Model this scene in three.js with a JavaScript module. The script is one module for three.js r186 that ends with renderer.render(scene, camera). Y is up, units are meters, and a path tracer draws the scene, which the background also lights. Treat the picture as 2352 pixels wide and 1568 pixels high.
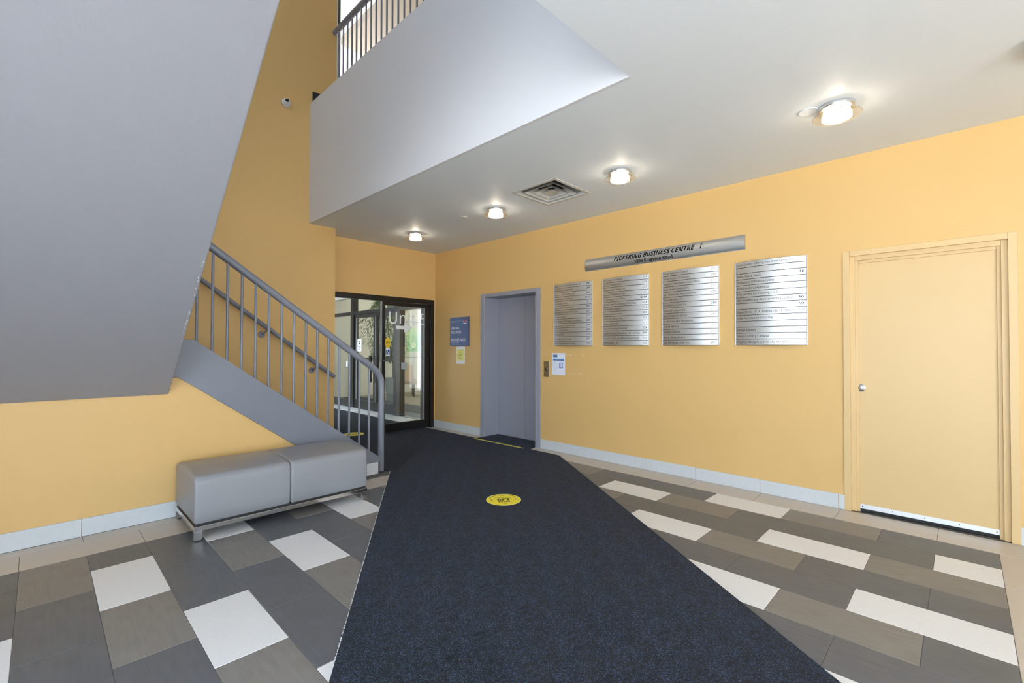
import * as THREE from 'three';
import { mergeGeometries, toCreasedNormals } from 'three/addons/utils/BufferGeometryUtils.js';
import { RectAreaLightUniformsLib } from 'three/addons/lights/RectAreaLightUniformsLib.js';
import { FontLoader } from 'three/addons/loaders/FontLoader.js';
import { TextGeometry } from 'three/addons/geometries/TextGeometry.js';
import { RoundedBoxGeometry } from 'three/addons/geometries/RoundedBoxGeometry.js';

RectAreaLightUniformsLib.init();
const D2R = Math.PI / 180;
const scene = new THREE.Scene();
const renderer = new THREE.WebGLRenderer({ antialias: true });
renderer.toneMapping = THREE.LinearToneMapping;
renderer.toneMappingExposure = 1.46;
renderer.shadowMap.enabled = true;

const lin3 = (r, g, b) => new THREE.Color().setRGB(r, g, b);
// ---------- camera ----------
const camera = new THREE.PerspectiveCamera(2 * Math.atan(784 / 1060) / D2R, 2352 / 1568, 0.05, 200);
camera.rotation.order = 'YXZ';
camera.rotation.set(0.83 * D2R, -45.64 * D2R, 0.12 * D2R);
camera.position.set(0, 1.37, 0);
scene.add(camera);

// ---------- sky and daylight through the glazing ----------
scene.background = new THREE.Color().setRGB(3.9, 4.55, 5.4);
function daylight(name, w, h, pos, look, intensity, rgb = [0.84, 0.95, 1.08]) {
  const l = new THREE.RectAreaLight(new THREE.Color().setRGB(...rgb), intensity, w, h);
  l.name = name;
  l.position.set(...pos);
  l.lookAt(...look);
  scene.add(l);
  return l;
}
daylight('daylight_side_window', 3.7, 2.6, [-2.12, 1.42, 0.2], [0, 1.42, 0.2], 0.9);
daylight('daylight_upper_window', 2.4, 2.1, [-2.12, 6.4, -1.6], [0, 6.4, -1.6], 1.7);
daylight('daylight_entrance_window', 3.4, 2.75, [-0.2, 1.5, 4.52], [-0.2, 1.5, 0], 0.9);
daylight('daylight_vestibule_window', 1.7, 2.2, [2.9, 1.35, -10.3], [5, 1.35, -10.3], 1.1);

const sun = new THREE.DirectionalLight(lin3(1.0, 0.96, 0.92), 32);
sun.name = 'sun'; sun.position.set(4, 24, 14); sun.target.position.set(0, 0, -1); sun.castShadow = true; sun.shadow.mapSize.set(2048, 2048);
Object.assign(sun.shadow.camera, { left: -16, right: 16, top: 16, bottom: -16, near: 1, far: 70 });
scene.add(sun, sun.target);

// ---------- room measures (metres) ----------
const XR = 4.818, CE = 3.014, ZL = -4.575, ZS = -6.18, ZU = -6.59, XF = 2.5, XW = -2.2, ZF = 4.6, ROOF = 8.6, DECK = 4.61;

// ---------- helpers ----------
let seed = 7;
const rnd = () => { seed = (seed * 16807) % 2147483647; return (seed - 1) / 2147483646; };
const lin = (r, g, b) => new THREE.Color().setRGB(r, g, b);
const taken = {};
function numbered(n) { if (!(n in taken)) { taken[n] = 0; return n; } taken[n]++; return n + '_' + String(taken[n]).padStart(3, '0'); }
function metreUV(g) {
  g = g.index ? g.toNonIndexed() : g;
  const p = g.attributes.position, n = g.attributes.normal, uv = new Float32Array(p.count * 2);
  for (let i = 0; i < p.count; i += 3) {
    let ax = 0, ay = 0, az = 0;
    for (let k = 0; k < 3; k++) { ax += Math.abs(n.getX(i + k)); ay += Math.abs(n.getY(i + k)); az += Math.abs(n.getZ(i + k)); }
    for (let k = 0; k < 3; k++) {
      const x = p.getX(i + k), y = p.getY(i + k), z = p.getZ(i + k);
      const [u, v] = ay >= ax && ay >= az ? [x, z] : ax >= az ? [z, y] : [x, y];
      uv[(i + k) * 2] = u; uv[(i + k) * 2 + 1] = v;
    }
  }
  g.setAttribute('uv', new THREE.BufferAttribute(uv, 2));
  for (const k of Object.keys(g.attributes)) if (!['position', 'normal', 'uv'].includes(k)) g.deleteAttribute(k);
  return g;
}
const bx = (x0, x1, y0, y1, z0, z1) => metreUV(new THREE.BoxGeometry(Math.abs(x1 - x0), Math.abs(y1 - y0), Math.abs(z1 - z0)).translate((x0 + x1) / 2, (y0 + y1) / 2, (z0 + z1) / 2));
const rb = (x0, x1, y0, y1, z0, z1, r = 0.004, s = 2) => metreUV(new RoundedBoxGeometry(Math.abs(x1 - x0), Math.abs(y1 - y0), Math.abs(z1 - z0), s, r).translate((x0 + x1) / 2, (y0 + y1) / 2, (z0 + z1) / 2));
function bar(a, b, r, seg = 16) {               // round bar from a to b
  const A = new THREE.Vector3(...a), B = new THREE.Vector3(...b), d = B.clone().sub(A);
  const g = new THREE.CylinderGeometry(r, r, d.length(), seg);
  g.applyQuaternion(new THREE.Quaternion().setFromUnitVectors(new THREE.Vector3(0, 1, 0), d.clone().normalize()));
  return metreUV(g.translate((a[0] + b[0]) / 2, (a[1] + b[1]) / 2, (a[2] + b[2]) / 2));
}
const lathe = (pts, seg = 40) => metreUV(new THREE.LatheGeometry(pts.map(([x, y]) => new THREE.Vector2(x, y)), seg));
function prism(pts, depth, bevel = 0) {         // outline in x,y extruded along +z
  const s = new THREE.Shape(pts.map(([x, y]) => new THREE.Vector2(x, y)));
  return metreUV(new THREE.ExtrudeGeometry(s, { depth, bevelEnabled: bevel > 0, bevelSize: bevel, bevelThickness: bevel, bevelOffset: -bevel, bevelSegments: 2 }));
}
function merged(list) { return list.length === 1 ? list[0] : mergeGeometries(list.map((g) => (g.index ? g.toNonIndexed() : g))); }
function part(name, geos, mat, parent, label) {
  const m = new THREE.Mesh(Array.isArray(geos) ? merged(geos) : geos, mat);
  m.name = name; m.castShadow = true; m.receiveShadow = true; parent.add(m);
  if (label) m.userData.label = label;
  return m;
}
function tag(o, label, category, group, kind) {
  o.userData.label = label; o.userData.category = category;
  if (group) o.userData.group = group;
  if (kind) o.userData.kind = kind;
  return o;
}
function thing(name, label, category, pos = [0, 0, 0], turn = 0, group, kind) {
  const g = new THREE.Group(); g.name = numbered(name); g.position.set(...pos); g.rotation.y = turn; scene.add(g);
  return tag(g, label, category, group, kind);
}
function struct(name, geos, mat, label, category) { return tag(part(name, geos, mat, scene), label, category, null, 'structure'); }
function copyOf(o, pos, label) { const c = o.clone(); c.name = numbered(o.name); c.position.set(...pos); if (label) c.userData.label = label; scene.add(c); return c; }

// ---------- textures ----------
function dataTex(w, h, fn, srgb = false, rep = 1) {
  const d = new Uint8Array(w * h * 4);
  for (let y = 0; y < h; y++) for (let x = 0; x < w; x++) { const c = fn(x, y); for (let k = 0; k < 3; k++) d[(y * w + x) * 4 + k] = Math.max(0, Math.min(255, c[k])); d[(y * w + x) * 4 + 3] = 255; }
  const t = new THREE.DataTexture(d, w, h);
  t.wrapS = t.wrapT = THREE.RepeatWrapping; t.magFilter = THREE.LinearFilter; t.minFilter = THREE.LinearMipmapLinearFilter; t.generateMipmaps = true;
  if (srgb) t.colorSpace = THREE.SRGBColorSpace;
  t.repeat.set(rep, rep); t.needsUpdate = true; return t;
}
function noiseGrid(n) { const a = new Float32Array(n * n); for (let i = 0; i < n * n; i++) a[i] = rnd(); return (x, y) => { const xi = Math.floor(x), yi = Math.floor(y), fx = x - xi, fy = y - yi, m = (v) => ((v % n) + n) % n, at = (i, j) => a[m(j) * n + m(i)]; const sx = fx * fx * (3 - 2 * fx), sy = fy * fy * (3 - 2 * fy); return (at(xi, yi) * (1 - sx) + at(xi + 1, yi) * sx) * (1 - sy) + (at(xi, yi + 1) * (1 - sx) + at(xi + 1, yi + 1) * sx) * sy; }; }
const nz = noiseGrid(64);
function canvasTex(w, h, draw) {
  const c = document.createElement('canvas'); c.width = w; c.height = h;
  draw(c.getContext('2d'), w, h);
  const t = new THREE.CanvasTexture(c); t.colorSpace = THREE.SRGBColorSpace; t.magFilter = THREE.LinearFilter; t.anisotropy = 8; return t;
}
const rollerBump = dataTex(256, 256, (x, y) => { const v = 90 * nz(x / 4, y / 4) + 100 * nz(x / 8 + 9, y / 8) + 60 * rnd(); return [v, v, v]; }, false, 2.2);
const grain = dataTex(256, 512, (x, y) => { const v = 230 + 13 * (nz(x / 4, y / 128) - 0.5) + 14 * (nz(x / 16 + 5, y / 64) - 0.5) + 12 * (rnd() - 0.5); return [v, v, v]; }, true);
const speck = dataTex(256, 256, (x, y) => { const v = 247 + 3 * (nz(x / 8, y / 8) - 0.5) + 8 * (rnd() - 0.5); return [v, v, v]; }, true);
const leatherBump = dataTex(256, 256, (x, y) => { const v = 128 + 80 * (nz(x / 4, y / 4) - 0.5) + 60 * (nz(x / 2 + 7, y / 2) - 0.5); return [v, v, v]; }, false, 6);
const brushed = dataTex(256, 256, (x, y) => { const v = 200 + 40 * (nz(x / 64, y) - 0.5) + 18 * (rnd() - 0.5); return [v, v, v]; }, false, 3);

// ---------- materials ----------
const std = (o) => new THREE.MeshStandardMaterial(o);
const phy = (o) => new THREE.MeshPhysicalMaterial(o);
const M = {
  yellow: std({ color: lin(0.73, 0.466, 0.176), roughness: 0.5, bumpMap: rollerBump, bumpScale: 0.0006 }),
  yellowTrim: std({ color: lin(0.71, 0.495, 0.235), roughness: 0.42 }),
  white: std({ color: lin(0.79, 0.835, 0.88), roughness: 0.62, bumpMap: rollerBump, bumpScale: 0.0005 }),
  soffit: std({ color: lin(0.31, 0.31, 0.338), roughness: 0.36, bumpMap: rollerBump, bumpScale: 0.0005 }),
  fascia: std({ color: lin(0.72, 0.715, 0.75), roughness: 0.5, bumpMap: rollerBump, bumpScale: 0.0005 }),
  steelGrey: std({ color: lin(0.21, 0.22, 0.262), roughness: 0.36 }),
  liftGrey: std({ color: lin(0.33, 0.33, 0.385), roughness: 0.36 }),
  grout: std({ color: lin(0.12, 0.115, 0.11), roughness: 0.95 }),
  tileDark: std({ color: lin(0.145, 0.153, 0.172), roughness: 0.4, map: grain }),
  tileTaupe: std({ color: lin(0.275, 0.255, 0.24), roughness: 0.42, map: grain }),
  tileWhite: std({ color: lin(0.84, 0.83, 0.83), roughness: 0.38, map: speck }),
  tileBeige: std({ color: lin(0.60, 0.525, 0.45), roughness: 0.36, map: speck }),
  baseTile: std({ color: lin(0.66, 0.68, 0.69), roughness: 0.35, map: speck }),
  black: std({ color: lin(0.012, 0.011, 0.010), roughness: 0.35, metalness: 0.2 }),
  bronze: std({ color: lin(0.045, 0.042, 0.038), roughness: 0.35, metalness: 0.4 }),
  rubber: std({ color: lin(0.015, 0.015, 0.016), roughness: 0.7 }),
  chrome: std({ color: lin(0.72, 0.73, 0.75), roughness: 0.14, metalness: 1 }),
  steel: std({ color: lin(0.62, 0.62, 0.61), roughness: 0.32, metalness: 1, roughnessMap: brushed }),
  alu: std({ color: lin(0.80, 0.81, 0.84), roughness: 0.4, metalness: 0.85 }),
  satin: std({ color: lin(0.34, 0.35, 0.37), roughness: 0.4, metalness: 0.3 }),
  leather: phy({ color: lin(0.285, 0.285, 0.30), roughness: 0.38, bumpMap: leatherBump, bumpScale: 0.0006, sheen: 0.2 }),
  glass: phy({ color: lin(0.97, 0.985, 0.98), roughness: 0.0, transmission: 1, thickness: 0, ior: 1.5 }),
  glassTint: phy({ color: lin(0.86, 0.88, 0.85), roughness: 0.0, transmission: 1, thickness: 0, ior: 1.5 }),
  glassWarm: phy({ color: lin(0.95, 0.92, 0.87), roughness: 0.0, transmission: 1, thickness: 0, ior: 1.5 }),
  glassSmoke: phy({ color: lin(0.64, 0.58, 0.53), roughness: 0.0, transmission: 1, thickness: 0, ior: 1.5 }),
  rim: std({ color: lin(0.42, 0.40, 0.37), roughness: 0.25 }),
  cream: std({ color: lin(0.74, 0.70, 0.61), roughness: 0.7 }),
  opal: std({ color: lin(0.9, 0.88, 0.82), roughness: 0.5, emissive: lin(1.0, 0.90, 0.74), emissiveIntensity: 1.15 }),
  plasticWhite: std({ color: lin(0.72, 0.71, 0.69), roughness: 0.4 }),
  ventPaint: std({ color: lin(0.60, 0.585, 0.55), roughness: 0.45 }),
  ductDark: std({ color: lin(0.07, 0.075, 0.085), roughness: 0.6 }),
  stickerEdge: std({ color: lin(0.86, 0.80, 0.10), roughness: 0.45 }),
  paper: std({ color: lin(0.80, 0.81, 0.85), roughness: 0.6 }),
  lobbyWall: std({ color: lin(0.70, 0.685, 0.62), roughness: 0.7 }),
  lobbyFloor: std({ color: lin(0.42, 0.37, 0.29), roughness: 0.45, map: grain }),
  lobbyMat: std({ color: lin(0.09, 0.10, 0.12), roughness: 0.95 }),
  concrete: std({ color: lin(0.53, 0.53, 0.52), roughness: 0.9 }),
  leaf: std({ color: lin(0.10, 0.17, 0.045), roughness: 0.5, side: THREE.DoubleSide }),
  bark: std({ color: lin(0.16, 0.11, 0.07), roughness: 0.9 }),
  planter: std({ color: lin(0.36, 0.36, 0.35), roughness: 0.6 }),
  fabric: std({ color: lin(0.50, 0.38, 0.29), roughness: 0.9 }),
  darkWood: std({ color: lin(0.05, 0.045, 0.045), roughness: 0.5 }),
  letter: std({ color: lin(0.85, 0.86, 0.87), roughness: 0.5 }),
  chip: std({ color: lin(0.85, 0.84, 0.80), roughness: 0.9 }),
};

// =====================================================================
// SETTING
// =====================================================================
// floor: grout bed, then every tile a piece of its own
const floor = struct('floor', [bx(XW - 0.2, XR + 0.32, -0.06, -0.0015, -12.6, ZF + 0.2), bx(XR + 0.32, 10.2, -0.06, -0.0015, -12.6, -6.7)], M.grout, 'floor of grey, taupe and white porcelain planks with a beige border', 'floor');
function tileGeo(w, l, ou, ov) {                // bevelled plank, top at y = 0, uv in metres along its length
  const g0 = 0.0012, b = 0.0015, hw = w / 2 - g0, hl = l / 2 - g0, y0 = -0.008;
  const P = [], U = [], N = [];
  const top = [[-hw + b, 0, -hl + b], [hw - b, 0, -hl + b], [hw - b, 0, hl - b], [-hw + b, 0, hl - b]];
  const low = [[-hw, -b, -hl], [hw, -b, -hl], [hw, -b, hl], [-hw, -b, hl]];
  const bot = low.map(([x, , z]) => [x, y0, z]);
  const quad = (a, b2, c, d) => { for (const q of [a, b2, c, a, c, d]) { P.push(...q); U.push((q[0] + w / 2) / 0.305 + ou, (q[2] + l / 2) / 0.614 + ov); } };
  quad(top[3], top[2], top[1], top[0]);
  for (let i = 0; i < 4; i++) { const j = (i + 1) % 4; quad(top[i], top[j], low[j], low[i]); quad(low[i], low[j], bot[j], bot[i]); }
  const g = new THREE.BufferGeometry();
  g.setAttribute('position', new THREE.Float32BufferAttribute(P, 3)); g.setAttribute('uv', new THREE.Float32BufferAttribute(U, 2)); g.computeVertexNormals();
  return g;
}
const geoCache = {};
function tile(x0, x1, z0, z1, mat) {
  const w = +(x1 - x0).toFixed(3), l = +(z1 - z0).toFixed(3), v = Math.floor(rnd() * 3), along = w > l * 1.2;
  if (w < 0.01 || l < 0.01) return;
  const key = [w, l, v, along].join();
  if (!geoCache[key]) { geoCache[key] = along ? tileGeo(l, w, 0.37 * v, 0.21 * v).rotateY(Math.PI / 2) : tileGeo(w, l, 0.37 * v, 0.21 * v); }
  const m = part('tile', geoCache[key], mat, floor); m.position.set((x0 + x1) / 2, 0, (z0 + z1) / 2);
}
const TX = 0.305, TZ = 0.307, X0 = 0.232, ZB = -4.138, ZE = 0.16;
for (let k = -6; k < 14; k++) {
  const xa = X0 + TX * k, start = -3.831 + 0.921 * k, L = 2 * TZ, P = 8 * TZ;
  let z = start - P * Math.ceil((start - ZB) / P + 1);
  for (let i = 0; z < ZE; i++, z += L) {
    const a = Math.max(z, ZB), b = Math.min(z + L, ZE);
    if (b - a > 0.01) tile(xa, xa + TX, a, b, [M.tileWhite, M.tileTaupe, M.tileDark, M.tileDark][i % 4]);
  }
}
// beige border along the directory wall, the bench wall and in front of the pattern
for (let z = -0.147 - 0.614 * 11; z < 2.5; z += 0.614) tile(4.502, XR - 0.005, z, Math.min(z + 0.614, 2.55), M.tileBeige);
for (let x = 0.537 - 0.614 * 5; x < 4.4; x += 0.614) { tile(x, Math.min(x + 0.614, 4.502), -4.445, ZB, M.tileBeige); if (x < 2.0) tile(x - 0.307, Math.min(x + 0.307, 2.6), -4.57, -4.445, M.tileBeige); }
for (let j = 0; j < 7; j++) for (let x = -1.6 - 0.307 * (j % 2); x < 4.5; x += 0.614) tile(Math.max(x, -2.1), Math.min(x + 0.614, 4.502), ZE + 0.305 * j, ZE + 0.305 * (j + 1), M.tileBeige);
for (let x = 2.9; x < 4.4; x += 0.614) for (let z = -6.6; z < -4.5; z += 0.614) tile(x, Math.min(x + 0.614, 4.502), z, Math.min(z + 0.614, -4.445), M.tileBeige);
for (let x = 4.62; x < 5.0; x += 0.44) for (let z = -11.9; z < -6.8; z += 0.614) tile(x, x + 0.44, z, z + 0.614, M.tileWhite);

struct('floor_entrance', [bx(XW - 0.04, XR - 0.005, -0.0014, 0.0, ZE + 0.305 * 7 + 0.002, ZF)], M.tileBeige, 'beige tiled entrance floor beside the front glazing', 'floor');
// right wall with the lift niche and the door recess
const EZ0 = -5.30, EZ1 = -4.24, EH = 2.165, DZ0 = -0.70, DZ1 = 0.245, DH = 2.165;
const wallRight = struct('wall_right', [
  bx(XR, XR + 0.3, 0, ROOF, -6.7, EZ0), bx(XR, XR + 0.3, EH, ROOF, EZ0, EZ1), bx(XR, XR + 0.3, 0, ROOF, EZ1, DZ0),
  bx(XR, XR + 0.3, DH, ROOF, DZ0, DZ1), bx(XR, XR + 0.3, 0, ROOF, DZ1, ZF + 0.2), bx(XR + 0.3, XR + 0.4, 0, 2.5, -5.6, 0.6)], M.yellow, 'long warm yellow wall carrying the tenant directory panels', 'wall');
part('paint_chip', [[1.289, -3.672, 5], [1.284, -3.581, 2], [1.286, -3.445, 3], [1.047, -3.63, 3], [1.046, -3.499, 4]].flatMap(([y, z, n]) => Array.from({ length: n }, () => { const a = y + (rnd() - 0.5) * 0.014, b = z + (rnd() - 0.5) * 0.08; return bx(XR - 0.0008, XR + 0.001, a - 0.003, a + 0.003, b - 0.004, b + 0.004); })), M.chip, wallRight, 'small white marks where fixings were pulled off').userData.kind = 'stuff';

// bench wall: everything under the stair stringer
struct('wall_left', [prism([[XW - 0.1, 0], [2.6, 0], [2.6, 0.125], [2.137, 0.125], [0.79, 1.127], [XW - 0.1, 1.127]], 0.1).translate(0, 0, ZL - 0.11)], M.yellow, 'warm yellow wall under the stairs behind the grey bench', 'wall');
// stair wall, two storeys, its end is the corner beside the inner door
struct('wall_stair', [bx(XW - 0.1, 2.832, 0, ROOF, ZS - 0.14, ZS)], M.yellow, 'tall ochre wall behind the stairs, open to the floor above', 'wall');
// wall over the inner glass door
const UX0 = 2.86, UX1 = 4.79, UH = 2.2;
struct('wall_back', [bx(2.6, XR, UH, CE + 0.2, ZU - 0.14, ZU), bx(UX1, XR, 0, UH, ZU - 0.14, ZU), bx(2.6, UX0, 0, UH, ZU - 0.14, ZU), bx(2.6, 2.72, 0, CE + 0.2, ZU, ZS - 0.14)], M.yellow, 'ochre wall above the black framed glass door', 'wall');
// ceiling of the ground floor = underside of the deck, with the stair opening and the diffuser hole
const VX0 = 3.455, VX1 = 4.065, VZ0 = -3.41, VZ1 = -2.80;
struct('ceiling', [
  bx(XF, XR + 0.05, CE, DECK, ZU, VZ0), bx(XF, VX0, CE, DECK, VZ0, VZ1), bx(VX1, XR + 0.05, CE, DECK, VZ0, VZ1), bx(XF, XR + 0.05, CE, DECK, VZ1, ZF + 0.1),
  bx(0.76, XF, CE, DECK, -1.43, ZF + 0.1), bx(XW - 0.1, 0.76, CE, DECK, -0.555, ZF + 0.1)], M.white, 'smooth white ground floor ceiling around the stair opening', 'ceiling');
struct('wall_balcony', [rb(XF - 0.03, XF, CE - 0.0005, DECK + 0.004, ZS + 0.001, -1.4305, 0.003)], M.fascia, 'pale grey fascia of the upper floor edge under the railing', 'wall');
// upper storey shell
struct('wall_side', [bx(XW - 0.25, XW - 0.05, 0, 0.1, -4.7, ZF + 0.2), bx(XW - 0.25, XW - 0.05, 5.3, 7.5, 2.4, ZF), bx(XW - 0.25, XW - 0.05, 2.78, 5.3, -6.4, ZF + 0.2), bx(XW - 0.25, XW - 0.05, 7.5, ROOF, -6.4, ZF + 0.2), bx(XW - 0.25, XW - 0.05, 5.3, 7.5, -6.4, -2.8), bx(XW - 0.25, XW - 0.05, 5.3, 7.5, -0.4, 2.4), bx(XW - 0.25, XW - 0.05, 0, 2.78, -6.4, -1.7), bx(XW - 0.25, XW - 0.05, 0, 2.78, 2.1, ZF), bx(XW - 0.25, XW - 0.05, 0, ROOF, 4.4, ZF + 0.2)], M.white, 'glazed side wall beside the stairs', 'wall');
struct('wall_front', [bx(XW - 0.2, XR + 0.3, 2.95, ROOF, ZF, ZF + 0.2), bx(XW - 0.2, XR + 0.3, 0, 0.06, ZF, ZF + 0.2), bx(XW - 0.2, -1.95, 0, 2.98, ZF, ZF + 0.2), bx(1.6, XR + 0.3, 0, 2.98, ZF, ZF + 0.2)], M.white, 'glazed entrance wall facing the stairs', 'wall');
struct('ceiling_upper', [bx(XW - 0.25, XR + 0.3, ROOF, ROOF + 0.2, -8.6, ZF + 0.2)], M.white, 'white roof over the upper floor', 'ceiling');
struct('ceiling_balcony', [bx(3.845, XR, 7.0, 7.15, -8.23, ZF)], M.cream, 'cream upper floor ceiling seen through the balcony railing', 'ceiling');
struct('floor_upper', [bx(2.6, XR + 0.2, DECK - 0.3, DECK - 0.02, -8.35, ZU)], M.white, 'upper floor deck beside the far window', 'floor');
struct('wall_upper', [bx(XR, XR + 0.3, DECK - 0.3, ROOF, -8.35, -6.7), bx(2.55, 2.83, DECK - 0.3, ROOF, -8.35, ZS - 0.14)], M.white, 'white upper floor walls beside the far window', 'wall');
const baseUpper = struct('baseboard_upper', [bx(XF + 0.002, 2.83, DECK + 0.004, 4.787, ZS, ZS + 0.012)], M.rubber, 'short black baseboard where the upper floor meets the ochre wall', 'baseboard');

// baseboards, each tile separate
function baseboard(name, label) { const g = thing(name, label, 'baseboard', [0, 0, 0], 0, null, 'structure'); g.name = name; return g; }
const bbR = baseboard('baseboard_right', 'pale grey tile baseboard along the yellow directory wall');
for (const [a, b] of [[-4.155, -3.868], [-3.868, -3.25], [-3.25, -2.632], [-2.632, -2.014], [-2.014, -1.396], [-1.396, -0.778], [-0.776, -0.732], [0.262, 0.275], [0.277, 0.893], [0.893, 1.51], [1.51, 2.1]]) part('tile', [rb(XR - 0.011, XR + 0.002, 0.001, 0.125, a + 0.001, b - 0.001, 0.002, 1)], M.baseTile, bbR);
const bbB = baseboard('baseboard_back', 'pale grey tile baseboard between the lift and the glass door');
for (const [a, b] of [[-6.585, -6.323], [-6.323, -5.705], [-5.705, -5.40]]) part('tile', [rb(XR - 0.011, XR + 0.002, 0.001, 0.125, a + 0.001, b - 0.001, 0.002, 1)], M.baseTile, bbB);
part('tile', [rb(4.792, XR - 0.012, 0.001, 0.125, ZU, ZU + 0.011, 0.002, 1)], M.baseTile, bbB);
const bbL = baseboard('baseboard_left', 'pale grey tile baseboard behind the grey bench');
for (let i = -4; i < 4; i++) { const a = 0.2265 + 0.616 * i; part('tile', [rb(Math.max(a, XW) + 0.001, Math.min(a + 0.616, 2.595) - 0.001, 0.001, 0.128, ZL - 0.008, ZL + 0.004, 0.002, 1)], M.baseTile, bbL); }

// glazing outside the frame and the far upper window
function glazing(name, label, u0, u1, n, y0, y1, place, rails = [], pane = M.glass) {   // built along local x, facing local z
  const g = thing(name, label, 'window', [0, 0, 0], 0, null, 'structure'); g.name = name;
  const w = (u1 - u0) / n, t = 0.05;
  for (let i = 0; i <= n; i++) part('mullion', [rb(u0 + w * i - t / 2, u0 + w * i + t / 2, y0, y1, -0.05, 0.05, 0.004, 1)], M.bronze, g);
  for (const y of [y0, ...rails, y1 - t]) part('rail', [rb(u0, u1, y, y + t, -0.045, 0.045, 0.004, 1)], M.bronze, g);
  for (let i = 0; i < n; i++) part('pane', [bx(u0 + w * i + t / 2, u0 + w * (i + 1) - t / 2, y0 + t, y1 - t, -0.003, 0.003)], pane, g);
  place(g); return g;
}
glazing('window_1', 'dark framed side glazing beside the stairs', -2.1, 1.7, 4, 0.1, 2.78, (g) => { g.rotation.y = Math.PI / 2; g.position.set(XW - 0.1, 0, 0); });
glazing('window_2', 'dark framed entrance glazing opposite the stairs', -1.95, 1.6, 3, 0.06, 2.95, (g) => g.position.set(0, 0, ZF + 0.06), [2.15]);
glazing('window_3', 'bright tall window on the upper floor behind the balcony railing', 2.84, 4.81, 2, DECK, ROOF, (g) => g.position.set(0, 0, -8.30), [], M.glassSmoke);
glazing('window_5', 'upper side window above the stairs', 0.4, 2.8, 2, 5.3, 7.5, (g) => { g.rotation.y = Math.PI / 2; g.position.set(XW - 0.1, 0, 0); });
tag(part('ground', [bx(-60, 60, -0.2, -0.065, -60, 60)], M.concrete, scene), 'pale concrete ground outside the glazing', 'ground', null, 'structure');

// =====================================================================
// STAIRS
// =====================================================================
const stairs = thing('staircase', 'grey and white staircase turning at a landing over the bench', 'stairs');
const slope = (1.436 - 0.191) / (2.59 - 0.893);
part('stringer', [prism([[2.615, 0.128], [2.615, 0.175], [0.893, 1.436], [0.10, 1.436], [0.10, 1.127], [0.79, 1.127], [2.137, 0.128]], 0.115, 0.002).translate(0, 0, ZL - 0.111)], M.steelGrey, stairs, 'blue-grey painted side of the lower flight');
for (let i = 0; i < 7; i++) { const x1 = 2.585 - 0.2425 * i, y = 0.1795 * (i + 1); part('step', [bx(x1 - 0.2425, x1, Math.max(0.01, y - 0.3), y - 0.03, ZS + 0.002, ZL - 0.118), rb(x1 - 0.2425, x1 + 0.02, y - 0.03, y - 0.001, ZS + 0.002, ZL - 0.118, 0.006, 1)], M.tileDark, stairs); }
part('landing', [bx(XW, 0.886, 1.13, 1.434, ZS + 0.002, ZL - 0.118)], M.tileDark, stairs);
const SS = 0.792, UZ0 = ZL, UZ1 = -0.56, UY0 = 0.995, SX0 = -0.75, SX1 = 0.721;
// upper flight: soffit slab as an outline in (z, y) extruded along x
{
  const yAt = (z) => UY0 + SS * (z - UZ0);
  const g = prism([[UZ0, UY0], [UZ1, yAt(UZ1)], [UZ1, yAt(UZ1) + 0.36], [UZ0, UY0 + 0.36]].map(([z, y]) => [-z, y]), SX1 - SX0, 0.006);
  g.rotateY(Math.PI / 2).translate(SX0, 0, 0);   // local x (-z) to world z
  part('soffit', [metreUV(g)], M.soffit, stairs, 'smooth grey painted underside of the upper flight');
  const run = 0.235, rise = run * SS;
  for (let i = 0; i < 17; i++) { const z0 = UZ0 + run * i, y = 1.436 + rise * (i + 1); part('step', [rb(SX0 + 0.01, SX1 - 0.01, y - rise - 0.06, y, z0, z0 + run + 0.012, 0.005, 1)], M.tileDark, stairs); }
  part('paint_chip', Array.from({ length: 26 }, () => { const z = -4.05 + rnd() * 0.75 * (0.3 + 0.7 * rnd()), y = yAt(z), s = 0.003 + 0.005 * rnd(); return new THREE.BoxGeometry(0.0035, 0.0012, s * 2).rotateX(-Math.atan(SS)).translate(SX1 - 0.004 - rnd() * 0.007, y + 0.0005, z); }).map(metreUV), M.chip, stairs, 'chipped paint along the edge of the soffit').userData.kind = 'stuff';
}
// railing of the lower flight
const rail = thing('stair_railing', 'blue-grey tubular railing with thin balusters along the lower flight', 'railing');
const RZ = ZL - 0.05, railY = (x) => 2.238 - 0.7085 * (x - 1.018);
{
  const pts = [new THREE.Vector3(0.35, railY(0.35), RZ), new THREE.Vector3(1.5, railY(1.5), RZ), new THREE.Vector3(2.45, railY(2.45), RZ), new THREE.Vector3(2.555, railY(2.555), RZ), new THREE.Vector3(2.618, railY(2.618) - 0.018, RZ), new THREE.Vector3(2.648, railY(2.648) - 0.06, RZ), new THREE.Vector3(2.655, 0.92, RZ), new THREE.Vector3(2.655, 0.5, RZ), new THREE.Vector3(2.655, 0.012, RZ)];
  const curve = new THREE.CatmullRomCurve3(pts, false, 'centripetal');
  part('top_rail', [metreUV(new THREE.TubeGeometry(curve, 160, 0.034, 20))], M.steelGrey, rail);
  for (let i = -2; i < 15; i++) { const x = 0.922 + 0.1133 * i, y0 = x < 0.893 ? 1.434 : 1.434 - slope * (x - 0.893) - 0.002; part('baluster', [bar([x, y0, RZ], [x, railY(x) - 0.02, RZ], 0.0115, 12)], M.steelGrey, rail); }
}
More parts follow.
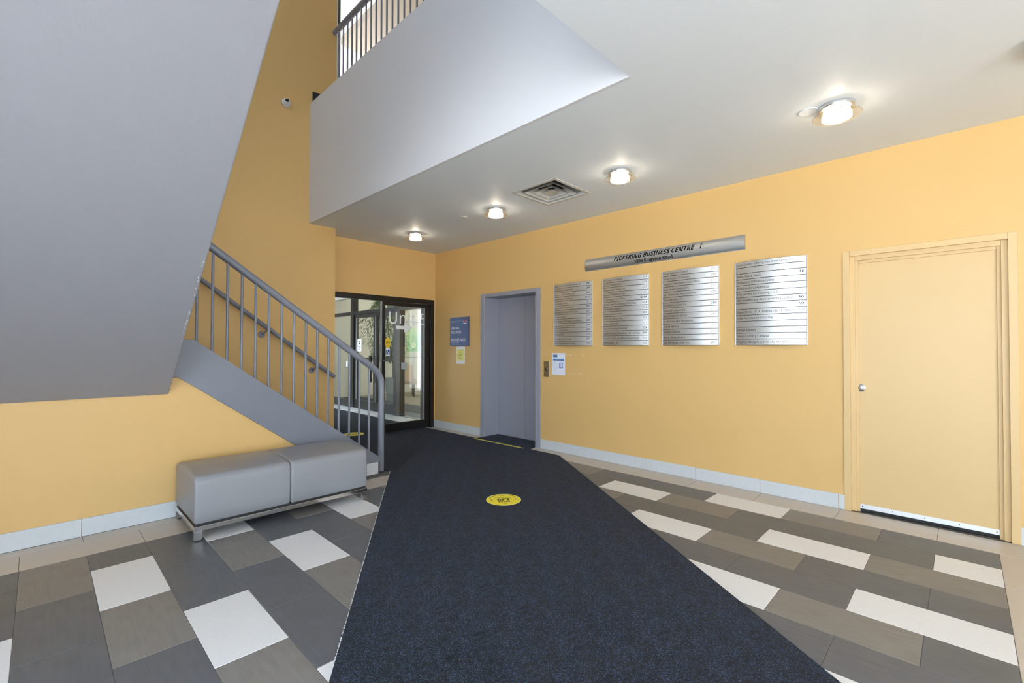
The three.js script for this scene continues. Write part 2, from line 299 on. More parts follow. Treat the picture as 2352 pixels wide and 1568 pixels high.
// handrail on the ochre wall
const hand = thing('wall_handrail', 'round dark grey handrail bracketed to the ochre stair wall', 'handrail');
{
  const hy = (x) => 0.985 + 0.7475 * (2.79 - x), hz = ZS + 0.075;
  part('rail', [bar([0.5, hy(0.5), hz], [2.80, hy(2.80), hz], 0.026, 20)], M.steelGrey, hand);
  for (const x of [0.9, 1.905, 2.52]) {
    const y = hy(x) - 0.115;
    const b = part('bracket', [metreUV(new THREE.TubeGeometry(new THREE.CatmullRomCurve3([new THREE.Vector3(x, y, ZS + 0.004), new THREE.Vector3(x + 0.01, y + 0.01, ZS + 0.05), new THREE.Vector3(x + 0.03, y + 0.05, hz), new THREE.Vector3(x + 0.03, hy(x + 0.03) - 0.015, hz)]), 20, 0.008, 10))], M.steelGrey, hand);
    part('rosette', [metreUV(new THREE.CylinderGeometry(0.034, 0.04, 0.014, 28).rotateX(Math.PI / 2).translate(x, y, ZS + 0.007))], M.steelGrey, b);
  }
}
// balcony railing of the upper floor
const balc = thing('balcony_railing', 'grey tubular railing along the upper floor edge', 'railing');
part('top_rail', [bar([2.80, 5.72, ZS + 0.004], [2.80, 5.72, -1.45], 0.036, 24)], M.steelGrey, balc);
for (let i = 0; i < 36; i++) { const z = -6.04 + 0.1237 * i; part('baluster', [bar([2.80, DECK, z], [2.80, 5.70, z], 0.011, 12)], M.steelGrey, balc); }

// =====================================================================
// RIGHT WALL: lift, directory, signs, door  (local x = world +z, local z = into the room)
// =====================================================================
const onWall = -Math.PI / 2;
const lift = thing('elevator', 'blue-grey elevator doorway with closed sliding doors', 'elevator', [XR, 0, -4.77], onWall);
{
  const w = 0.53, H = EH, o = 0.085, dp = -0.285;
  part('frame', [rb(-w - o, -w, 0, H + 0.045, -0.005, 0.016, 0.003), rb(w, w + o, 0, H + 0.045, -0.005, 0.016, 0.003), rb(-w, w, H, H + 0.045, -0.005, 0.016, 0.003), rb(-w - 0.03, -w, 0, H, 0.0165, 0.021, 0.002, 1), rb(w, w + 0.03, 0, H, 0.0165, 0.021, 0.002, 1)], M.liftGrey, lift);
  part('jamb', [bx(-w - 0.001, -w + 0.012, 0, H, dp, 0.01)], M.liftGrey, lift);
  part('jamb', [bx(w - 0.012, w + 0.001, 0, H, dp, 0.01)], M.liftGrey, lift);
  part('head', [bx(-w, w, H - 0.012, H + 0.001, dp, 0.01)], M.liftGrey, lift);
  part('door_panel', [rb(-w + 0.0125, 0.046, 0.012, H - 0.013, dp - 0.01, dp + 0.006, 0.002, 1)], M.liftGrey, lift);
  part('door_panel', [rb(0.05, w - 0.0125, 0.012, H - 0.013, dp - 0.01, dp + 0.006, 0.002, 1)], M.liftGrey, lift);
  part('seam', [bx(0.0455, 0.0505, 0.012, H - 0.013, dp - 0.008, dp + 0.0035)], M.rubber, lift);
  part('sill', [bx(-w, w, 0.001, 0.008, dp - 0.01, dp + 0.02)], M.alu, lift);
}
const plate = thing('call_plate', 'brushed steel elevator call plate with key switch', 'call plate', [XR, 0.982, -4.0525], onWall);
part('cover', [rb(-0.046, 0.046, 0, 0.213, 0, 0.006, 0.002)], M.steel, plate);
part('button', [metreUV(new THREE.CylinderGeometry(0.017, 0.017, 0.008, 24).rotateX(Math.PI / 2).translate(0, 0.105, 0.009))], M.steel, plate);
part('key_slot', [rb(-0.007, 0.007, 0.087, 0.123, 0.0131, 0.0142, 0.0005, 1)], M.rubber, plate);

function flatSign(w, h, d, tex, side, o, extra = {}) {   // board with print on its front face
  part('board', [rb(-w / 2, w / 2, 0, h, 0.0005, d, Math.min(0.002, d / 3), 1)], side, o);
  const g = new THREE.PlaneGeometry(w - 0.001, h - 0.001).translate(0, h / 2, d + 0.0004);
  return part('print', g, std({ map: tex, roughness: 0.5, ...extra }), o);
}
const ink = (x, c, rows) => { x.fillStyle = c; for (const [a, y, l, t] of rows) { let p = a; while (p < a + l) { const q = 3 + 7 * rnd(); x.fillRect(p, y, q, t); p += q + 2 + 2 * rnd(); } } };
const lease = thing('leasing_sign', 'navy leasing enquiries sign board between glass door and elevator', 'sign', [XR, 1.405, -5.905], onWall);
flatSign(0.476, 0.47, 0.022, canvasTex(512, 512, (x, w, h) => {
  x.fillStyle = '#5b6c96'; x.fillRect(0, 0, w, h);
  ink(x, '#8d9abb', [[26, 62, 320, 8], [26, 84, 290, 6], [26, 342, 90, 6]]); ink(x, '#b8c0d4', [[26, 452, 220, 9], [26, 478, 280, 9]]);
  x.fillStyle = '#c2384a'; x.fillRect(372, 46, 90, 24); x.fillStyle = '#f2f0f2'; x.fillRect(372, 70, 90, 20); x.fillStyle = '#2f4a8a'; x.fillRect(392, 72, 50, 14); x.fillStyle = '#5b6ea5'; x.fillRect(372, 90, 90, 14); x.fillStyle = '#e6e6ee'; x.fillRect(372, 106, 90, 18);
  x.fillStyle = '#f3f5fa'; x.font = '62px sans-serif'; x.textBaseline = 'alphabetic';
  x.fillText('LEASING', 26, 215, 240); x.fillText('ENQUIRIES', 26, 288, 300); x.font = '70px sans-serif'; x.fillText('905-683-5000', 26, 430, 408);
}), std({ color: lin(0.06, 0.09, 0.2), roughness: 0.5 }), lease);
const six = thing('distance_notice', 'small white paper with yellow 6FT notice below the leasing sign', 'notice', [XR, 1.112, -5.889], onWall);
flatSign(0.222, 0.284, 0.0012, canvasTex(256, 328, (x, w, h) => {
  x.fillStyle = '#f0f0f3'; x.fillRect(0, 0, w, h); x.fillStyle = '#ece27a'; x.fillRect(24, 54, 208, 210);
  ink(x, '#a59d45', [[34, 62, 188, 8], [70, 118, 110, 6]]);
  x.fillStyle = '#5a5a30'; x.textAlign = 'center'; x.font = '62px sans-serif'; x.fillText('6FT', 128, 192, 124); x.font = '34px sans-serif'; x.fillText('APART', 128, 232, 124);
  x.strokeStyle = '#7b7440'; x.lineWidth = 6; for (const [a, b, dx, dy] of [[128, 78, 8, 0], [128, 252, 8, 0]]) { x.beginPath(); x.moveTo(a - dx, b + 4); x.lineTo(a, b - 4); x.lineTo(a + dx, b + 4); x.stroke(); }
  for (const [a, s] of [[20, -1], [236, 1]]) { x.beginPath(); x.moveTo(a - 6 * s, 144); x.lineTo(a + 6 * s, 156); x.lineTo(a - 6 * s, 168); x.stroke(); }
}), M.paper, six);
const notice = thing('paper_notice', 'white paper notice with blue headings beside the call plate', 'notice', [XR, 1.018, -3.848], onWall);
flatSign(0.223, 0.288, 0.0012, canvasTex(384, 496, (x, w, h) => {
  x.fillStyle = '#e6e9f6'; x.fillRect(0, 0, w, h);
  x.fillStyle = '#2f62a0'; x.fillRect(38, 34, 122, 58); ink(x, '#cfe0f5', [[50, 52, 94, 14]]); ink(x, '#d6daea', [[200, 40, 120, 5], [200, 56, 120, 5], [200, 72, 90, 5]]);
  x.fillStyle = '#2a6aa8'; x.fillRect(38, 130, 312, 42); ink(x, '#a9cdea', [[66, 146, 250, 9]]);
  x.strokeStyle = '#9fb1d6'; x.lineWidth = 3; x.strokeRect(38, 176, 150, 156); x.strokeRect(192, 176, 158, 156); ink(x, '#8fa3cc', [[66, 190, 90, 6], [226, 190, 90, 6]]);
  x.lineWidth = 7; x.strokeStyle = '#a8b6c8'; x.beginPath(); x.moveTo(78, 318); x.lineTo(78, 258); x.arc(112, 256, 34, Math.PI, 0); x.lineTo(146, 318); x.stroke();
  x.lineWidth = 13; x.strokeStyle = '#4d68b4'; x.strokeRect(224, 226, 86, 110); x.fillStyle = '#cdd8f2'; x.fillRect(231, 234, 72, 96);
  ink(x, '#b9c1d8', [[58, 350, 110, 5], [58, 370, 80, 5]]); ink(x, '#4a4f66', [[56, 402, 46, 8]]);
}), M.paper, notice);

// name sign
const sign = thing('name_sign', 'long curved silver sign reading PICKERING BUSINESS CENTRE I', 'sign', [XR, 2.343, -2.461], onWall);
function archY(w, h, sag, n = 12) {             // sheet bulging outward, curved over its height
  const R = (h * h / 4 + sag * sag) / (2 * sag), a = Math.asin(h / 2 / R), P = [], U = [], I = [];
  for (let j = 0; j <= n; j++) { const t = -a + 2 * a * j / n; for (const s of [0, 1]) { P.push((s - 0.5) * w, h / 2 + R * Math.sin(t), R * Math.cos(t) - R + sag + 0.004); U.push(s, j / n); } }
  for (let j = 0; j < n; j++) { const k = j * 2; I.push(k, k + 1, k + 3, k, k + 3, k + 2); }
  const g = new THREE.BufferGeometry(); g.setAttribute('position', new THREE.Float32BufferAttribute(P, 3)); g.setAttribute('uv', new THREE.Float32BufferAttribute(U, 2)); g.setIndex(I); g.computeVertexNormals(); return g;
}
part('face', archY(1.886, 0.145, 0.022), std({ color: lin(0.62, 0.63, 0.64), metalness: 0.9, roughness: 0.42, map: canvasTex(2048, 158, (x, w, h) => {
  x.fillStyle = '#f4f4f4'; x.fillRect(0, 0, w, h); x.fillStyle = '#0a0a0a'; x.textBaseline = 'alphabetic';
  x.font = 'italic bold 74px sans-serif'; x.fillText('PICKERING BUSINESS CENTRE', 450, 82, 1080);
  x.font = 'italic bold 76px serif'; x.fillText('I', 1564, 82, 40);
  x.font = '600 54px sans-serif'; x.fillText('1099 Kingston Road', 745, 140, 540);
}) }), sign);
for (const s of [-1, 1]) part('end_cap', [prism(Array.from({ length: 13 }, (_, j) => { const h = 0.145, sag = 0.022, R = (h * h / 4 + sag * sag) / (2 * sag), a = Math.asin(h / 2 / R), t = -a + 2 * a * j / 12; return [R * Math.cos(t) - R + sag + 0.0035, h / 2 + R * Math.sin(t)]; }).concat([[0, 0.145], [0, 0]]), 0.003).rotateY(-Math.PI / 2).translate(s * 0.944 + 0.0015, 0, 0)], M.steel, sign);
part('edge_trim', [rb(-0.943, 0.943, -0.004, 0.0005, 0, 0.006, 0.001, 1)], M.alu, sign);

// directory panels
const W = 0.61, SAG = 0.042;
function archStrip(y0, y1, v0, v1, inset, lift0, th) {   // slat of a panel that bulges over its width
  const R = (W * W / 4 + SAG * SAG) / (2 * SAG), a0 = Math.asin((W / 2 - inset) / R), n = 14, P = [], U = [], I = [];
  const ring = [[y0, lift0 - th], [y0, lift0 - 0.0008], [y0 + 0.0012, lift0], [y1 - 0.0012, lift0], [y1, lift0 - 0.0008], [y1, lift0 - th]];
  for (const [ra, rb2] of ring.slice(0, -1).map((q, i) => [q, ring[i + 1]])) {
    const base = P.length / 3;
    for (let j = 0; j <= n; j++) { const t = -a0 + 2 * a0 * j / n; for (const [y, l] of [ra, rb2]) { P.push((R + l) * Math.sin(t), y, (R + l) * Math.cos(t) - R + SAG); U.push(0.5 + R * Math.sin(t) / W, v0 + (v1 - v0) * (y - y0) / (y1 - y0)); } }
    for (let j = 0; j < n; j++) { const k = base + j * 2; I.push(k, k + 2, k + 3, k, k + 3, k + 1); }
  }
  const g = new THREE.BufferGeometry(); g.setAttribute('position', new THREE.Float32BufferAttribute(P, 3)); g.setAttribute('uv', new THREE.Float32BufferAttribute(U, 2)); g.setIndex(I); g.computeVertexNormals();
  return g.toNonIndexed();
}
const listings = [
  [['Legacy Life Insurance and Financial', '201', 1], ["All Season's Driving School", '208', 1], ['Primerica - Mary Susan Lyttle', '209', 1], ['AL Mona Learning Services', '210A', 0], ['ASH Driving School', '211', 0], ['Fast Access Financial Corp', '212', 1], ['Reaching Out Family Homes Inc.', '213', 1], ['Benefits Division', '214', 0], ['Peter Kampe - Mortgage Intelligence', '215', 1], ['~- Orthodontists', '216', 1], ['Joyntec Solutions Inc.', '219', 1], ['Publipage INC', '220', 0], ['FoMax Marketing Group', '221', 1], ['Ritchie Transportation Group', '226', 0]],
  [['K3C Credit Counselling', '224', 0], ['Harris & Partners Inc.', '224', 0], ['Beauty Supply Depot Ltd.', '223', 0], ['Brandon Williams, Broker', '230', 0], ['A. Ogunkoya - Law Office', '231A', 1], ['B. Ryan Speech Language Pathology', '232', 1], ['Crawford & Company', '233', 0], ['BrokerLink Insurance', '234', 1], ['VALLILLEE GROUP INC.', '237', 0], ['Systex Systems Inc.', '247', 0], ['Tax & Accounting Solutions', '238', 1], ['Quality Continous Education and Training', '240', 1], ['Durham Truck & Forklift Driving School', '244', 0], ['CPAP DIRECT LTD', '205', 0]],
  [['Group Solutions Collect', '245', 0], ['Young Drivers of Canada', '246', 0], ['Oluyemisi Abrahams - Law Office', '253', 0], ['Mark Parnell, Desjardins', '254', 0], ['M.H. Welch and Associates Inc.', '255', 1], ['KAS STAFFING LTD', '', 0], ['S2S Environmental Inc.', '260', 1], ['Express Employment', '261', 0], ['World Financial Group', '265', 0], ['Dr. Marchie, MD, Physiatrist', '267', 0], ['2Care4 Medical', '249', 0], ['VisaMe CANADA', '242', 0], ['Minroc Management', '269', 0], ['Real Mortgage Lynks Inc.', '231', 1]],
  [['Dairy Queen - Cherry Tree Enterprises Inc.', '1', 0], ['', '', 0], ['M&D Spa & Nails', '4B', 1], ['Probation Office (outside)', '3', 0], ['Real Estate Lawyers.ca', '5A', 0], ['The Centre for Healing L.L.P', '5C', 0], ['HVE Healthcare Assessments (Lobby)', '5G', 1], ['', '5H', 1], ['Sleep Clinic  Dr. K. Buttoo / Dr. R. Wilson', '5D', 0], ['Total Hardwood Flooring', '6', 0], ['', '', 0], ['Edward Jones', '250', 0], ['Sleep Country Canada', '8', 0], ['Property Managed by Emix Ltd. 416-818-3923', '', 0]],
];
const panelLabel = ['silver tenant directory panel nearest the elevator, listing suites 201 to 226', 'silver tenant directory panel with Credit Counselling suite 224 on top', 'silver tenant directory panel with Group Solutions suite 245 on top', 'silver tenant directory panel nearest the yellow door, unit 1 on top'];
[-3.616, -2.846, -2.076, -1.306].forEach((zc, q) => {
  const g = thing('directory_panel', panelLabel[q], 'directory', [XR, 1.404, zc], onWall, 'tenant directory panels on the yellow wall');
  const H = 0.813, rows = 14, rh = H / rows;
  const tex = canvasTex(1024, rows * 96, (x, w, h) => {
    x.fillStyle = '#f3f3f3'; x.fillRect(0, 0, w, h); x.textBaseline = 'alphabetic';
    listings[q].forEach(([t, n, bold], r) => {
      const y = r * 96 + (q === 3 ? 64 : 66);
      if (t[0] === '~') { ink(x, '#3a3a3a', [[24, y - 14, 300, 10]]); t = t.slice(1); x.fillStyle = '#1d1d1d'; x.font = '44px sans-serif'; x.fillText(t, 344, y, 290); }
      else if (t) { x.fillStyle = '#1b1b1b'; x.font = (q === 3 ? '50px' : '47px') + ' sans-serif'; x.fillText(t, 22 + (r % 3) * 4, y, q === 3 ? 850 : 820); }
      if (n) { x.fillStyle = bold ? '#0d0d0d' : '#3c3c3c'; x.font = (bold ? 'bold ' : '') + '54px sans-serif'; x.textAlign = 'right'; x.fillText(n, 990, y - 2, 150); x.textAlign = 'left'; }
    });
  });
  const tones = [[0.86, 0.87, 0.88, 0.40], [0.79, 0.79, 0.785, 0.44], [0.9, 0.91, 0.92, 0.38]].map(([r, gg, b, ro]) => std({ color: lin(r, gg, b), metalness: 0.92, roughness: ro, map: tex }));
  part('backing', archStrip(0, H, 0, 1, 0.004, 0.0005, 0.004), M.rubber, g);
  for (const s of [-1, 1]) part('side_rail', [rb(s * W / 2 - 0.004, s * W / 2 + 0.004, -0.002, H + 0.002, 0, 0.011, 0.002)], M.alu, g);
  for (let r = 0; r < rows; r++) part('slat', archStrip(H - (r + 1) * rh + 0.0022, H - r * rh - 0.0022, 1 - (r + 1) / rows, 1 - r / rows, 0.008, 0.005, 0.004), tones[(r * 7 + q * 3 + (r >> 2)) % 3], g);
});

// yellow door with stepped steel frame
const door = thing('door_1', 'closed plain yellow door in a stepped frame with round lock', 'door', [XR, 0, -0.2275], onWall, null, 'structure'); door.name = 'door_1';
{
  const w = 0.4725, H = DH;   // wall opening half width
  const step = (a, z1, y1) => [rb(-w - 0.035 + a, -w + 0.012 + a, 0.001, y1, -0.055, z1, 0.002, 1), rb(w - 0.012 - a, w + 0.035 - a, 0.001, y1, -0.055, z1, 0.002, 1), rb(-w + 0.0125 + a, w - 0.0125 - a, y1 - 0.047, y1, -0.055, z1, 0.002, 1)];
  part('frame', step(0, 0.012, H + 0.038), M.yellowTrim, door);
  part('frame_step', step(0.034, -0.012, H + 0.0), M.yellowTrim, door);
  part('frame_stop', step(0.056, -0.030, H - 0.024), M.yellowTrim, door);
  const leaf = part('leaf', [rb(-w + 0.034, w - 0.034, 0.022, H - 0.045, -0.085, -0.042, 0.003)], M.yellowTrim, door);
  const strip = part('kick_strip', [rb(-w + 0.035, w - 0.035, 0.028, 0.066, -0.0419, -0.036, 0.001, 1)], M.alu, leaf, 'aluminium strip along the foot of the door');
  part('door_sweep', [bx(-w + 0.035, w - 0.035, 0.006, 0.028, -0.06, -0.038)], M.rubber, leaf);
  const kx = -0.3915, ky = 1.042;
  part('lock', [metreUV(lathe([[0, 0.020], [0.012, 0.020], [0.0125, 0.0185], [0.017, 0.018], [0.018, 0.012], [0.030, 0.011], [0.033, 0.006], [0.033, 0]], 40).rotateX(Math.PI / 2).translate(kx, ky, -0.0418))], M.chrome, leaf, 'round chrome deadbolt lock');
  part('keyhole', [rb(kx - 0.0015, kx + 0.0015, ky - 0.006, ky + 0.006, -0.0216, -0.021, 0.0002, 1)], M.rubber, leaf);
  for (let i = 0; i < 5; i++) part('screw', [metreUV(new THREE.CylinderGeometry(0.004, 0.004, 0.002, 12).rotateX(Math.PI / 2).translate(-0.39 + 0.195 * i, 0.048, -0.0352))], M.rubber, leaf);
}

// =====================================================================
// FLOOR COVERING AND MARKS
// =====================================================================
const weave = dataTex(512, 512, (x, y) => {
  const cx = Math.floor(x / 8), cy = Math.floor((y + (cx % 2) * 4) / 8), u = (x % 8) / 8 - 0.5, v = ((y + (cx % 2) * 4) % 8) / 8 - 0.5;
  const h = Math.sin((cx * 127.1 + (cy % 64) * 311.7) * 1.37) * 43758.5, r = h - Math.floor(h), h2 = Math.sin(((cx % 64) * 269.5 + (cy % 64) * 183.3)) * 24634.6, r2 = h2 - Math.floor(h2);
  const loop = Math.max(0, 1 - 2.6 * (u * u * 1.3 + v * v * 0.9));
  const b = (4 + 92 * Math.pow(r, 1.9) + (r2 > 0.965 ? 40 : 0)) * (0.35 + 0.8 * loop) + 8 * rnd() + 16 * (nz(x / 64, y / 64) - 0.5);
  return [b * 0.68, b * 0.87, b * 1.27];
}, true, 1 / 0.31);
const weaveBump = dataTex(512, 512, (x, y) => { const cx = Math.floor(x / 8), u = (x % 8) / 8 - 0.5, v = ((y + (cx % 2) * 4) % 8) / 8 - 0.5; const l = 255 * Math.max(0, 1 - 2.4 * (u * u + v * v)); return [l, l, l]; }, false, 1 / 0.31);
M.carpet = phy({ map: weave, bumpMap: weaveBump, bumpScale: 0.003, roughness: 0.95, sheen: 0.35, sheenRoughness: 0.6, sheenColor: lin(0.25, 0.3, 0.42) });
const dx = -1.906, dz = 2.711;
const runner = thing('carpet_runner', 'dark charcoal blue ribbed carpet runner crossing the lobby to the glass door', 'carpet');
{
  const out = [[2.743 + dx * 2.3, -4.568 + dz * 2.3], [2.743, -4.568], [2.70, -4.60], [2.70, -6.165], [2.92, -6.165], [2.92, -12.0], [4.64, -12.0], [4.64, -5.285], [5.085, -5.285], [5.085, -4.262], [4.865, -4.262], [4.64, -4.2], [4.63, -3.68], [4.63 + dx * 2.13, -3.68 + dz * 2.13]];
  const far = out.filter(([, z]) => z < 2.5);
  const s = new THREE.Shape(out.map(([x, z]) => new THREE.Vector2(x, -z)));
  const g = new THREE.ExtrudeGeometry(s, { depth: 0.006, bevelEnabled: true, bevelSize: 0.002, bevelThickness: 0.002, bevelSegments: 1, bevelOffset: -0.002 });
  g.rotateX(-Math.PI / 2).translate(0, 0.0025, 0);
  part('pile', [metreUV(g)], M.carpet, runner);
  const fib = new THREE.InstancedMesh(new THREE.BoxGeometry(0.0012, 0.0012, 0.012), M.chip, 900); fib.name = 'frayed_edge'; fib.userData.kind = 'stuff'; fib.userData.label = 'pale frayed threads along the carpet edge';
  const m4 = new THREE.Matrix4(), q4 = new THREE.Quaternion(), e4 = new THREE.Euler();
  for (let i = 0; i < 900; i++) { const t = rnd() * 1.55; e4.set((rnd() - 0.5) * 0.8, Math.atan2(dx, dz) + (rnd() - 0.5) * 2.4, 0); q4.setFromEuler(e4); m4.compose(new THREE.Vector3(2.743 + dx * t - 0.002 * rnd(), 0.004 + 0.006 * rnd(), -4.568 + dz * t - 0.002), q4, new THREE.Vector3(1, 1, 0.4 + rnd() * 0.8)); fib.setMatrixAt(i, m4); }
  fib.castShadow = true; runner.add(fib);
}
// round floor stickers
const stickerTex = canvasTex(512, 512, (x) => {
  x.fillStyle = '#fbf6a0'; x.fillRect(0, 0, 512, 512); x.fillStyle = '#fff034'; x.beginPath(); x.arc(256, 256, 244, 0, 7); x.fill();
  x.textAlign = 'center'; x.fillStyle = '#2b2408';
  x.font = '900 120px sans-serif'; x.fillText('6FT', 256, 300, 240); x.font = 'bold 40px sans-serif'; x.fillText('PLEASE STAY', 256, 190, 240); x.font = '900 60px sans-serif'; x.fillText('APART', 256, 372, 230);
  x.fillStyle = '#7a6f1c'; for (let i = 0; i < 56; i++) { const a = Math.PI * (1.14 + 0.72 * i / 55); if (rnd() < 0.82) { x.save(); x.translate(256 + 216 * Math.cos(a), 256 + 216 * Math.sin(a)); x.rotate(a + Math.PI / 2); x.fillRect(-5, -9, 9, 18); x.restore(); } }
  x.strokeStyle = '#a8641c'; x.lineWidth = 14; for (let k = 0; k < 4; k++) { x.save(); x.translate(256, 256); x.rotate(k * Math.PI / 2); x.beginPath(); x.moveTo(-24, -168); x.lineTo(0, -186); x.lineTo(24, -168); x.stroke(); x.restore(); }
});
const stickerMat = std({ map: stickerTex, roughness: 0.42 });
function sticker(label, x, z) {
  const g = thing('floor_sticker', label, 'sticker', [x, 0.011, z], -Math.atan2(0.6, 0.8));
  part('disc', [metreUV(new THREE.CylinderGeometry(0.157, 0.157, 0.0012, 64).translate(0, 0.0008, 0))], M.stickerEdge, g);
  part('print', new THREE.CircleGeometry(0.1565, 64).rotateX(-Math.PI / 2).translate(0, 0.0018, 0), stickerMat, g);
}
sticker('round yellow 6FT floor sticker in the middle of the carpet runner', 2.925, -2.962);
sticker('round yellow floor sticker on the carpet inside the open glass doorway', 3.47, -6.88);
{
  const pts = [], n = 60, L = 1.02;
  for (let i = 0; i <= n; i++) { const t = i / n, taper = Math.min(1, Math.min(t, 1 - t) * 14); pts.push([-L / 2 + L * t, taper * (0.021 + 0.0035 * Math.sin(t * 2 * Math.PI * 7))]); }
  for (let i = n; i >= 0; i--) { const t = i / n, taper = Math.min(1, Math.min(t, 1 - t) * 14); pts.push([-L / 2 + L * t, -taper * (0.021 - 0.0035 * Math.sin(t * 2 * Math.PI * 7))]); }
  const strip = thing('tape_strip', 'wavy yellow tape strip on the carpet in front of the elevator', 'tape', [4.60, 0.0112, -4.79], -Math.PI / 2 + 0.02);
  part('tape', [prism(pts, 0.0012).rotateX(-Math.PI / 2)], M.stickerEdge, strip);
  const seg = []; for (let i = 0; i < 34; i++) { if (i % 7 === 6) continue; seg.push(bx(-0.42 + i * 0.025, -0.42 + i * 0.025 + 0.014, 0.0013, 0.0016, -0.006 + 0.003 * Math.sin(i * 1.3), 0.004 + 0.003 * Math.sin(i * 1.3))); }
  part('print', seg, M.rubber, strip).userData.kind = 'stuff';
}

// =====================================================================
// BENCH
// =====================================================================
const bench = thing('bench', 'grey leather two-cushion bench on a chrome frame against the yellow wall', 'bench', [1.43, 0, -4.2]);
{
  const x0 = -0.658, x1 = 0.658, z0 = -0.325, z1 = 0.328;
  const cushion = (a, b) => {                    // rounded profile in (z, y) run along x, crowned and softly bulging
    const w = b - a, h = 0.336, hd = (z1 - z0) / 2, rt = 0.058, pts = [];
    pts.push([-hd + 0.012, 0], [hd - 0.012, 0], [hd, 0.014]);
    for (let k = 0; k <= 4; k++) pts.push([hd + 0.006 * Math.sin(Math.PI * k / 4), 0.014 + (h - rt - 0.014) * k / 4]);
    for (let k = 1; k <= 7; k++) { const t = k / 7 * Math.PI / 2; pts.push([hd - rt + rt * Math.cos(t), h - rt + rt * Math.sin(t)]); }
    for (let k = 1; k < 8; k++) { const t = k / 8; pts.push([(hd - rt) * (1 - 2 * t), h + 0.016 * Math.sin(Math.PI * t)]); }
    for (let k = 7; k >= 0; k--) { const t = k / 7 * Math.PI / 2; pts.push([-hd + rt - rt * Math.cos(t), h - rt + rt * Math.sin(t)]); }
    pts.push([-hd, 0.014]);
    const bev = 0.02, g = new THREE.ExtrudeGeometry(new THREE.Shape(pts.map(([z, y]) => new THREE.Vector2(-z, y))), { depth: w - 2 * bev, bevelEnabled: true, bevelSize: bev, bevelThickness: bev, bevelOffset: -bev, bevelSegments: 5, steps: 10 });
    g.translate(0, 0, bev).rotateY(Math.PI / 2).translate(a, 0.119, 0);
    return metreUV(toCreasedNormals(g, 0.7));
  };
  const soft = (g) => { return g; };
  const seam = -0.006;
  const c1 = part('cushion', [soft(cushion(x0, seam))], M.leather, bench), c2 = part('cushion', [soft(cushion(seam + 0.001, x1))], M.leather, bench);
  part('base_board', [bx(x0 + 0.012, x1 - 0.012, 0.104, 0.1195, z0 + 0.012, z1 - 0.010)], M.rubber, bench);
  part('frame', [rb(x0, x1, 0.072, 0.104, z1 - 0.03, z1, 0.002, 1), rb(x0, x1, 0.072, 0.104, z0, z0 + 0.03, 0.002, 1), rb(x0, x0 + 0.03, 0.072, 0.104, z0 + 0.03, z1 - 0.03, 0.002, 1), rb(x1 - 0.03, x1, 0.072, 0.104, z0 + 0.03, z1 - 0.03, 0.002, 1)], M.chrome, bench);
  for (const [lx, lz] of [[x0, z1 - 0.045], [x1 - 0.05, z1 - 0.045], [x0, z0], [x1 - 0.05, z0]]) {
    const l = part('leg', [rb(lx, lx + 0.05, 0.008, 0.0718, lz, lz + 0.045, 0.002, 1)], M.chrome, bench);
    part('foot', [metreUV(new THREE.CylinderGeometry(0.014, 0.014, 0.008, 16).translate(lx + 0.025, 0.004, lz + 0.0225))], M.rubber, l);
  }
}

// =====================================================================
// CEILING FITTINGS AND CAMERA
// =====================================================================
const lampLabel = ['round glass ceiling light nearest the yellow door', 'round glass ceiling light beside the air diffuser, on the door side', 'round glass ceiling light between the diffuser and the sprinkler cap', 'round glass ceiling light nearest the inner glass door'];
lampLabel.forEach((label, i) => {
  const g = thing('ceiling_light', label, 'ceiling light', [3.755, CE, -0.60 - 1.672 * i], 0, 'round glass lights along the ceiling');
  part('ring', [lathe([[0.0, -0.002], [0.095, -0.002], [0.104, 0], [0.106, -0.004], [0.105, -0.020], [0.101, -0.024], [0.085, -0.024], [0.084, -0.006], [0.0, -0.006]], 48)], M.chrome, g);
  part('glass_shade', [lathe([[0.0, -0.090], [0.078, -0.090], [0.086, -0.086], [0.087, -0.080], [0.079, -0.054], [0.076, -0.034], [0.078, -0.008]], 48)], M.opal, g, 'glowing white glass drum');
  part('clear_plate', [lathe([[0.083, -0.0660], [0.137, -0.0660], [0.1385, -0.0675], [0.1385, -0.0705], [0.137, -0.072], [0.083, -0.072], [0.083, -0.066]], 64)], M.glassWarm, g, 'clear glass disc');
  part('rim', [metreUV(new THREE.TorusGeometry(0.1385, 0.0016, 8, 72).rotateX(Math.PI / 2).translate(0, -0.069, 0))], M.rim, g);
  for (const a of [0.6, 2.7, 4.8]) part('clip', [bx(-0.003, 0.003, -0.068, -0.02, -0.002, 0.002).rotateY(-a).translate(0.095 * Math.cos(a), 0, 0.095 * Math.sin(a))], M.steel, g);
  const p = new THREE.PointLight(lin(1, 0.86, 0.66), 0.2); p.position.set(0, -0.05, 0); p.castShadow = true; g.add(p);
});
const vent = thing('air_diffuser', 'square stepped air diffuser in the white ceiling', 'vent', [3.76, CE, -3.105]);
